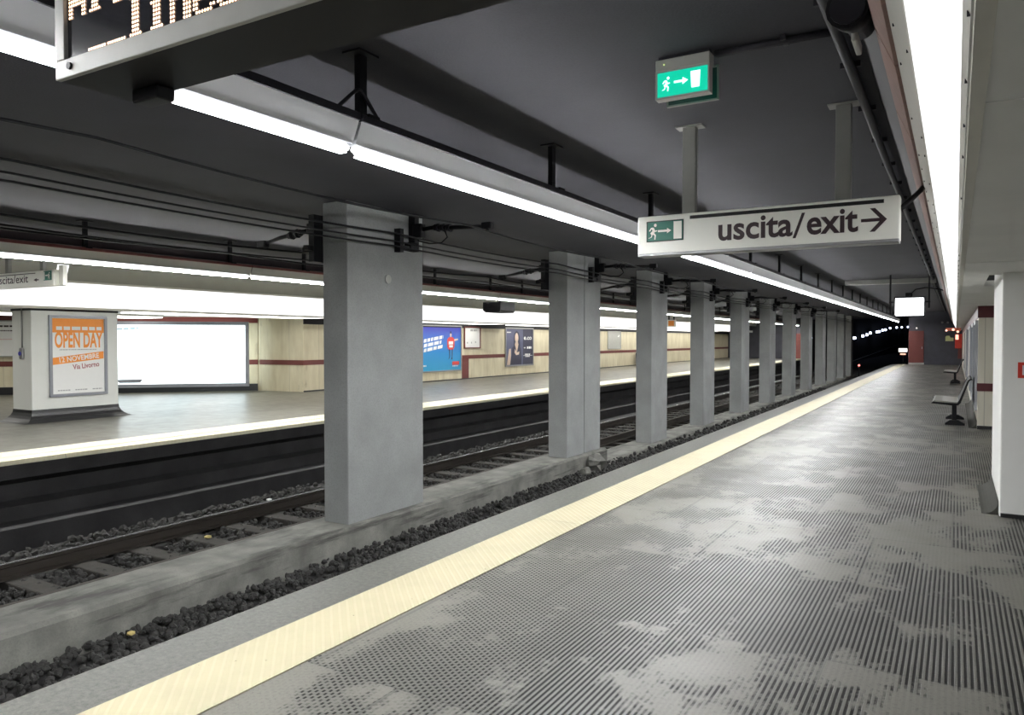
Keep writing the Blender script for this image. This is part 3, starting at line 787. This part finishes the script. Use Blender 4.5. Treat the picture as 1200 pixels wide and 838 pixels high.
def far_bracket():
    r = empty('hanging_wire_bracket', (-7.12, 7.05, 2.62), 'x', 'wire bracket', 'wire brackets on the columns')
    MB().box(-7.17, -7.075, 7.0, 7.16, 2.60, 3.20).build('upright', 'blackmetal', r)
    b = MB().tube([(-7.12, 7.08, 3.03), (-7.5, 7.09, 2.99), (-7.75, 7.09, 2.96), (-8.1, 7.10, 2.90)], [.035, .03, .03, .022], 8); b.bbox(-7.24, -7.1, 7.02, 7.14, 2.95, 3.1, .02); b.build('arm', 'blackmetal', r)
    b = MB()
    for i in range(5): b.tube([(-7.40-.05*i, 7.09, 3.0-.007*i), (-7.425-.05*i, 7.09, 2.998-.007*i)], .06 if i % 2 else .045, 10)
    b.build('insulator', 'darkmetal', r)
    b = MB().bbox(-8.21, -8.05, 7.06, 7.14, 2.84, 2.94, .015); b.build('wire_clamp', 'blackmetal', r)
    b = MB().box(-7.16, -7.10, 6.9, 7.1, 2.74, 2.80); b.bbox(-7.3, -7.1, 7.0, 7.12, 2.72, 2.8, .02); b.build('lower_step', 'blackmetal', r)
    return r
nb = near_bracket()
for i in range(8):
    y = cols[i][1]-.28
    place(nb, (-6.60, y, 2.80), 'black wire bracket over the near track on the %s column from the camera' % ORD[i])
fb = far_bracket()
for i in range(6):
    y = cols[i][0]-.11
    place(fb, (-7.12, y, 2.62), 'black wire bracket over the far track on the %s column from the camera' % ORD[i])

# conduit on the ceiling along the fascia, and branch to the emergency sign
b = MB(); b.tube([(-.60, y, CZ-.04+.006*math.sin(y*1.3)) for y in [Y0+.2*i for i in range(int((YE-Y0)/.2))]], .032, 8)
for k in range(1, 50): b.box(-.66, -.54, k*1.05, k*1.05+.025, CZ-.035, CZ)
tag(b.build('ceiling_conduit', 'darkmetal'), 'dark conduit running along the ceiling beside the luminous panel', 'conduit', kind='thing')
b = MB(); b.tube([(-1.29, 4.62, CZ-.025), (-.62, 4.62, CZ-.025)], .02, 8); b.tube([(-1.29, 4.67, CZ-.02), (-.62, 4.67, CZ-.02)], .012, 8); b.box(-.9, -.87, 4.58, 4.7, CZ-.03, CZ)
tag(b.build('ceiling_conduit', 'darkmetal'), 'short cable conduit crossing the ceiling to the green emergency sign', 'conduit', kind='thing')
# loudspeaker on the ceiling
r = empty('ceiling_loudspeaker', (-.40, 3.6, 2.95), 'black horn loudspeaker under the ceiling beside the luminous panel', 'loudspeaker')
b = MB(); b.tube([(-.405, 3.42, 2.98), (-.40, 3.56, 3.00), (-.395, 3.68, 3.02), (-.39, 3.82, 3.04)], [.085, .075, .06, .06], 16); b.build('body', 'blackmetal', r)
MB().tube([(-.405, 3.415, 2.98), (-.405, 3.425, 2.98)], .07, 16).build('grille', 'darkmetal', r)
b = MB().box(-.42, -.38, 3.70, 3.77, 3.02, CZ); b.build('bracket', 'blackmetal', r)
MB().bbox(-.41, -.385, 3.60, 3.80, 2.90, 2.95, .008).build('label_plate', 'palegrey', r)

# ------------------------------------------------------------------ uscita/exit sign
SY = 6.1
rs = empty('hanging_exit_sign', (-1.36, SY, 2.34), 'white uscita / exit sign with arrow hanging over the near platform', 'sign')
x0, x1, z0, z1 = -2.355, -.357, 2.318, 2.645
r = MB().bbox(x0, x1, SY, SY+.14, z0, z1, .012, 3).build('housing', 'signwhite', rs)
MB().bbox(x0+.004, x1-.004, SY-.008, SY+.148, z0-.012, z0+.012, .004).build('lower_edge', 'greymetal', rs)
for x in (-1.925, -.745):
    b = MB().bbox(x-.055, x+.055, SY+.04, SY+.11, z1-.01, CZ, .006); b.box(x-.11, x+.11, SY+.01, SY+.14, CZ-.01, CZ); b.build('hanger', 'hangergrey', rs)
p = PL((x0, SY, z0), (1, 0, 0), (0, 0, 1))
W = x1-x0
f = MB(); p.rect(f, .455, .276, 1.893, .304, .003); f.build('top_line', 'black', r)
f = MB(); p.rect(f, .085, .112, .398, .277, .003); f.build('pictogram_ground', 'signgreen', r)
f = MB(); p.frame(f, .081, .108, .402, .281, .007, .0032, .0045); f.build('pictogram_border', 'black', r)
f = MB(); runner(p, f, .098, .122, .142, .006); arrow(p, f, .182, .298, .195, .018, .006, .036); p.rect(f, .318, .122, .387, .267, .006); f.build('pictogram', 'signwhite', r)
f = MB(); p.text(f, 'uscita', .690, .086, 1.262, .122, .003, .022); f.build('lettering', 'ink', r); f = MB(); p.poly(f, [(1.262, .062), (1.285, .062), (1.352, .252), (1.329, .252)], .003); f.build('slash_mark', 'ink', r); f = MB(); p.text(f, 'exit', 1.365, .086, 1.722, .122, .003, .022); f.build('lettering', 'ink', r)
f = MB(); cy = .158; p.rect(f, 1.742, cy-.012, 1.90, cy+.012, .003)
for sg in (1, -1): p.poly(f, [(1.914, cy), (1.835, cy+sg*.086), (1.800, cy+sg*.086), (1.876, cy)], .0034)
f.build('arrow', 'ink', r)
b = MB().tube([(x1+.0, SY+.10, 2.56), (-.24, SY+.25, 2.70), (-.2, SY+.45, 2.80)], .02, 8)
b.build('cable_arm', 'blackmetal', rs)

# ------------------------------------------------------------------ green emergency light
GY = 4.55
r = empty('ceiling_emergency_sign', (-1.47, GY, 3.1), 'lit green emergency exit sign box fixed to the ceiling', 'sign')
gx0, gx1 = -1.630, -1.312
p = PL((gx0, GY, 3.112), (1, 0, 0), (0, 0, 1)); W = gx1-gx0; HG = .158
MB().bbox(gx0-.012, gx1+.012, GY-.006, GY+.09, 3.272, 3.345, .006).build('housing', 'palegrey', r)
MB().box(gx0+.0, gx1+.0, GY+.02, GY+.07, 3.34, CZ).build('mount', 'darkmetal', r)
f = MB(); p.frame(f, -.012, -.012, W+.012, HG+.006, .012, -.06, .004); f.build('frame', 'palegrey', r)
f = MB(); p.box(f, 0, 0, W, HG, -.05, 0); f.build('lit_face', 'exitgreen', r)
f = MB(); runner(p, f, .03, .03, .095, .004, 14); arrow(p, f, .108, .198, .082, .014, .004, .036); p.poly(f, [(.218, .03), (.268, .03), (.274, .13), (.212, .13)], .004); f.build('pictogram', 'exitwhite', r)
MB().tube([(gx0+.045, GY-.012, 3.31), (gx0+.045, GY-.005, 3.31)], .005, 8).build('indicator', 'ledglow', r)
r2 = empty('hanging_plate', (-1.45, GY+.26, 3.09), 'dark green plate in a thin pale rim behind the emergency sign', 'plate')
px0, px1 = -1.645, -1.325
f = MB().bbox(px0, px1, GY+.25, GY+.27, 3.135, 3.33, .004); f.box(-1.52, -1.49, GY+.25, GY+.26, 3.29, CZ)
f.build('plate', plain('unlit_green', (.004, .03, .025), .5), r2)
p = PL((px0, GY+.25, 3.135), (1, 0, 0), (0, 0, 1)); f = MB(); p.frame(f, -.01, -.01, px1-px0+.01, .21, .01, -.02, .003); f.build('rim', 'hangergrey', r2)

# ------------------------------------------------------------------ LED train display
DY = 1.2
dx0, dx1, dz0, dz1 = -2.203, -.25, 2.332, 2.86
r = empty('hanging_train_display', (-1.2, DY+.13, dz0), 'large dot matrix train display in a grey frame at the top left', 'display')
MB().box(dx0+.004, dx1-.004, DY+.006, DY+.215, dz0+.002, dz1).build('housing', 'blackmetal', r)
p = PL((dx0, DY, dz0), (1, 0, 0), (0, 0, 1)); W = dx1-dx0; H_ = dz1-dz0
f = MB(); lw, bw = .045, .052
p.box(f, 0, 0, W, bw, -.004, .012); p.box(f, 0, H_-bw, W, H_, -.004, .012); p.box(f, 0, bw, lw, H_-bw, -.004, .012); p.box(f, W-lw, bw, W, H_-bw, -.004, .012)
f.build('frame', 'palegrey', r, bevel=.003)
f = MB()
for a in (.075, .95, 1.85):
    f.tube([p.p(a, .028, .012), p.p(a, .028, .018)], .010, 12)
f.build('screw', 'blackmetal', r)
f = MB(); p.rect(f, lw, bw, W-lw, H_-bw, 0.0); scr = f.build('screen', 'screen', r)
# dot letters (strokes two or three dots wide)
G = {'A': ['..####..','.##..##.','##....##','##....##','##....##','########','########','##....##','##....##','##....##'],
     'l': ['.###....','..###...','..###...','..###...','..###...','..###...','..###...','..###...','..###...','.#####..'],
     't': ['........','..##....','..##....','#######.','..##....','..##....','..##....','..##....','..##..#.','...####.'],
     'r': ['........','........','........','##.####.','####..##','###...##','##......','##......','##......','##......'],
     'a': ['........','........','........','.######.','......##','......##','.#######','##....##','##....##','.#######'],
     'i': ['..###...','..###...','........','.####...','..###...','..###...','..###...','..###...','..###...','.#####..'],
     'n': ['........','........','........','######..','###..##.','##...###','##...###','##...###','##...###','##...###'],
     'e': ['........','........','........','.######.','##....##','##....##','########','##......','##....##','.######.'],
     '_': ['........']*9+['########'], ' ': ['........']*10}
def led_row(txt, a0, b0, pitch, f):
    a = a0
    for ch in txt:
        for j, row in enumerate(G[ch]):
            for i, c in enumerate(row):
                if c == '#': p.poly(f, [(a+i*pitch+.0042*math.cos(q*math.pi/3), b0+(9-j)*pitch*1.02+.0042*math.sin(q*math.pi/3)) for q in range(6)], .002)
        a += pitch*8.55
f = MB(); led_row('__linea', .150, .062, .0104, f); led_row('Altra', .058, .166, .0104, f); f.build('lettering', 'led', scr)
# short bracket and hangers below/behind the display
MB().bbox(-2.10, -1.98, DY+.15, DY+.21, 2.296, 2.335, .006).build('mounting_foot', 'blackmetal', r)
for x in (-1.8, -.7): MB().box(x-.03, x+.03, DY+.08, DY+.14, dz1-.01, CZ).build('hanger', 'blackmetal', r)

# ------------------------------------------------------------------ information monitor, beam
MY = 23.0
r = empty('hanging_monitor', (-1.10, MY, 2.24), 'bright white information screen hanging far down the near platform', 'monitor')
MB().bbox(-1.47, -.715, MY, MY+.10, 2.215, 2.76, .02).build('housing', 'blackmetal', r)
p = PL((-1.47, MY, 2.215), (1, 0, 0), (0, 0, 1)); f = MB(); p.slab(f, [(.035, .05), (.05, .035), (.705, .035), (.72, .05), (.72, .495), (.705, .51), (.05, .51), (.035, .495)], -.002, .006); f.build('screen', 'monitor', r)
for x in (-1.56, -.63):
    b = MB().box(x-.022, x+.022, MY+.04, MY+.09, 2.45, CZ); b.box(x-.03, -1.09, MY+.05, MY+.08, 2.60, 2.64) if x < -1 else b.box(-1.09, x+.03, MY+.05, MY+.08, 2.60, 2.64); b.build('hanger', 'blackmetal', r)
b = MB().bbox(-1.20, -1.02, MY+.0, MY+.2, 2.76, 2.87, .02); b.tube([(-1.11, MY-.06, 2.81), (-1.11, MY, 2.81)], .04, 10); b.tube([(-1.05, MY+.08, 2.86), (-.95, MY+.08, 2.96), (-.7, MY+.08, 3.0), (-.4, MY+.1, 2.95), (-.2, MY+.1, 2.88)], .018, 6)
b.build('camera', 'blackmetal', r)
b = MB().bbox(-2.9, -.5, 24.6, 24.9, 3.24, CZ, .01)
tag(b.build('ceiling_duct', 'hangergrey'), 'shallow grey duct crossing the ceiling behind the bright screen', 'duct', kind='thing')

# ------------------------------------------------------------------ end wall of near platform
struct('wall_end', MB().box(-2.63, 3.2, YE, YE+.4, -.25, CZ), 'endwall')
struct('wall_tunnel_right', MB().box(-2.4, -2.2, YE+.4, 250, -1.5, 8), 'tunnel')
r = empty('end_door', (-2.19, YE-.02, .1), 'dark red door panel at the end of the near platform', 'door')
lf = MB().bbox(-2.62, -1.76, YE-.06, YE-.006, .12, 2.16, .008).build('leaf', 'redbrown', r)
MB().bbox(-2.62, -1.74, YE-.07, YE, 0, .12, .01).build('step', 'palegrey', r)
MB().bbox(-1.88, -1.84, YE-.09, YE-.05, 1.0, 1.14, .01).build('handle', 'greymetal', lf)
tag(MB().tube([(-2.18, YE-.06, 2.34), (-2.18, YE, 2.34)], .05, 10).build('wall_lamp', 'wallsign'), 'tiny lamp above the dark red end door', 'lamp', kind='thing')
p = PL((-.57, YE, 1.5), (1, 0, 0), (0, 0, 1))
f = MB(); p.slab(f, [(0, 0), (.44, 0), (.44, .22), (.28, .22), (.22, .34), (.06, .34), (0, .28)], 0, .02)
tag(f.build('wall_label', 'yellowsign'), 'small yellow green label on the dark end wall', 'label', kind='thing')
r = empty('fire_extinguisher_box', (.14, YE-.15, 1.0), 'bright red extinguisher cabinet at the right of the end wall', 'extinguisher box')
MB().bbox(-.05, .33, YE-.22, YE, 1.05, 1.95, .02).build('cabinet', 'brightred', r)
MB().bbox(-.02, .14, YE-.235, YE-.22, 1.6, 1.9, .01).build('label', 'amber', r)
MB().bbox(.12, .33, YE-.1, YE, .4, 1.05, .01).build('lower_cabinet', 'redbrown', r)
r = empty('hanging_red_sign', (-.1, 44, 2.1), 'faded red lit sign below the far end of the luminous panel', 'sign')
MB().bbox(-.45, .22, 44, 44.1, 2.04, 2.19, .01).build('panel', plain('salmon_plastic', (.55, .16, .10), .5), r)
for x, z, q_ in ((-.42, 2.06, .05), (-.12, 2.10, .06), (.08, 2.00, .06)): MB().tube([(x, 43.97, z), (x, 44.0, z)], q_, 10).build('lamp', 'amber', r)
r = empty('wall_camera', (-.52, YE-.1, 2.64), 'pair of small grey cameras high on the dark end wall', 'camera')
for x in (-.75, -.45): MB().bbox(x-.06, x+.06, YE-.2, YE, 2.62, 2.74, .02).build('camera', 'greymetal', r)
# lit box at the tunnel mouth and the red lamp
r = empty('tunnel_marker_light', (-3.2, 60, .4), 'white lit marker box at the tunnel mouth beside the end door', 'marker light')
MB().bbox(-3.5, -2.95, 60, 60.12, .72, .98, .02).build('housing', 'wallsign', r)
MB().bbox(-3.4, -3.05, 60, 60.1, .52, .62, .02).build('lower_lamp', 'amber', r)
MB().tube([(-3.2, 60.06, -1.2), (-3.2, 60.06, .72)], .04, 8).build('post', 'blackmetal', r)
r = empty('signal_lamp', (-6.15, 60.0, -.4), 'small red signal lamp low in the tunnel behind the last column', 'signal lamp')
r.location = (-5.9, 58.5, -1.16)
MB().tube([(-5.9, 58.5, -1.16), (-5.9, 58.5, -.30)], .03, 8).build('post', 'blackmetal', r)
MB().tube([(-5.9, 58.42, -.23), (-5.9, 58.5, -.23)], .07, 10).build('lens', 'redlamp', r)

# ------------------------------------------------------------------ tunnel
def lift(y): return max(0, y-95)*.028
ts = MB(); ys = [YF+.3+4*i for i in range(48)]
prof = [(-2.3, -9.0), (-11.5, -9.0), (-11.6, 1.0), (-11.5, 4.4), (-9.5, 5.2), (-5, 5.2), (-2.4, 4.6)]
vs = []; n = len(prof)
for y in ys: vs += [(x, y, z+lift(y)) for x, z in prof]
ts.add(vs, [(i*n+j, i*n+j+1, (i+1)*n+j+1, (i+1)*n+j) for i in range(len(ys)-1) for j in range(n-1)])
struct('wall_tunnel', ts, 'tunnel')
lampY = [(71, 1.75), (105, 1.8), (115, 2.1), (120.5, 2.3), (125.5, 2.6), (136.5, 2.85), (141, 2.95), (147.5, 3.25), (154, 3.4), (165, 3.85), (184, 4.25), (202, 4.55), (228, 5.0)]
for i, (y, z) in enumerate(lampY):
    r = empty('tunnel_lamp', (-11.3, y, z), 'small blue white lamp on the dark tunnel wall, %s from the platform end' % ORD[i], 'tunnel lamp', 'lamps along the tunnel wall')
    rr = .13+.0004*y
    MB().tube([(-11.30, y, z), (-11.05, y, z), (-10.98, y, z)], [rr, rr, rr*.5], 10).build('lens', 'lamp', r)
    MB().box(-11.40, -11.30, y-.3, y+.3, z-.3, z+.3).build('back_plate', 'blackmetal', r)
b = MB(); b.tube([(-11.25, y, -1.05+(y-108)*.0182) for y in range(100, 200, 5)], .05, 6)
tag(b.build('wall_handrail', 'greymetal'), 'thin pale rail along the dark tunnel wall below the lamps', 'handrail', kind='thing')

# ------------------------------------------------------------------ benches
def bench():
    r = empty('bench', (0, 16.2, 0), 'x', 'bench', 'benches along the right wall')
    L0, L1 = 16.2, 17.7
    b = MB(); pr = [(-.37, .425), (-.34, .455), (-.2, .452), (.0, .435), (.045, .44)]
    b.extrude_y(pr+[(x, z-.022) for x, z in pr[::-1]], L0, L1); b.build('seat', plain('bench_seat_metal', (.30, .30, .27), .28, .3), r)
    b = MB(); pr = [(.035, .425), (.07, .47), (.155, .70), (.20, .84), (.235, .875), (.265, .872)]
    b.extrude_y(pr+[(x+.012, z-.024) for x, z in pr[::-1]], L0, L1); b.build('backrest', 'blackmetal', r)
    b = MB()
    for y in (L0-.012, L1-.01):
        b.extrude_y([(-.39, .40), (-.36, .435), (.03, .415), (.06, .45), (.19, .82), (.22, .82), (.09, .42), (.05, .375), (-.05, .37)], y, y+.022)
    b.build('side_frame', 'blackmetal', r)
    for y in (L0+.1, L1-.2):
        b = MB().bbox(-.05, .03, y, y+.09, .02, .40, .012); b.extrude_y([(-.16, 0), (.16, 0), (.16, .03), (.06, .09), (-.08, .09), (-.16, .03)], y-.03, y+.12); b.build('leg', 'blackmetal', r)
    return r
bp = bench()
place(bp, (0, 16.2, 0), 'black metal bench nearest the white pillar, by the end of the right wall')
place(bp, (.0, 31.6, 0), 'smaller looking black bench further down the right wall')

# ------------------------------------------------------------------ far exit sign
r = empty('hanging_exit_sign', (-13.55, 6.7, 2.47), 'far uscita / exit sign cut by the left border above the opposite platform', 'sign')
sx0, sx1 = -14.6, -12.555
MB().bbox(sx0, sx1, 6.7, 6.84, 2.475, 2.735, .012).build('housing', 'signwhite', r)
for x in (-14.1, -13.0): MB().bbox(x-.05, x+.05, 6.74, 6.8, 2.72, CZ, .005).build('hanger', 'hangergrey', r)
MB().bbox(-12.50, -12.38, 6.75, 6.82, 2.47, 2.80, .006).build('end_bracket', 'signwhite', r)
p = PL((sx0, 6.7, 2.475), (1, 0, 0), (0, 0, 1))
f = MB(); p.text(f, 'uscita/exit', .22, .08, 1.27, .085, .003, .008); f.build('lettering', 'ink', r); f = MB(); p.rect(f, .2, .215, 1.5, .228, .003); f.build('top_line', 'ink', r)
f = MB(); p.poly(f, [(1.44, .11), (1.54, .14), (1.54, .08)], .003); p.rect(f, 1.52, .10, 1.60, .12, .003); f.build('arrow', 'ink', r)
f = MB(); p.rect(f, 1.745, .09, 1.99, .245, .003); f.build('pictogram_ground', 'signgreen', r)
f = MB(); runner(p, f, 1.87, .105, .12, .005); arrow(p, f, 1.80, 1.88, .17, .016, .005, .03); p.rect(f, 1.755, .1, 1.785, .23, .005); f.build('pictogram', 'signwhite', r)
# small orange way-out board on the far luminous panel
pl_x = -14.70
r = empty('hanging_way_sign', (-14.15, 42.0, 2.34), 'small white board with an orange square hanging over the opposite platform', 'sign')
MB().bbox(-14.42, -13.88, 42.0, 42.1, 2.34, 2.74, .01).build('board', 'signwhite', r)
p = PL((-14.42, 42.0, 2.34), (1, 0, 0), (0, 0, 1)); f = MB(); p.rect(f, .10, .05, .44, .35, .004); f.build('orange_square', 'orange', r)
for x in (-14.3, -14.0): MB().box(x-.03, x+.03, 42.02, 42.08, 2.71, CZ).build('hanger', 'blackmetal', r)

# ------------------------------------------------------------------ camera, world, view
cam = bpy.data.cameras.new('camera'); co = bpy.data.objects.new('camera', cam); COL.objects.link(co)
cam.sensor_fit = 'HORIZONTAL'; cam.sensor_width = 36; cam.lens = 36*880/1200
co.location = (0, 0, 1.6)
co.rotation_euler = (math.pi/2-math.atan(21/880), 0, math.atan(520/880))
cam.clip_end = 600
SC.camera = co
w = bpy.data.worlds.new('world'); SC.world = w; w.use_nodes = True
w.node_tree.nodes['Background'].inputs[0].default_value = (.004, .004, .007, 1)
w.node_tree.nodes['Background'].inputs[1].default_value = 1.0
SC.view_settings.view_transform = 'Standard'; SC.view_settings.look = 'None'
SC.view_settings.gamma = 1; SC.view_settings.use_curve_mapping = False
SC.view_settings.exposure = 0.55
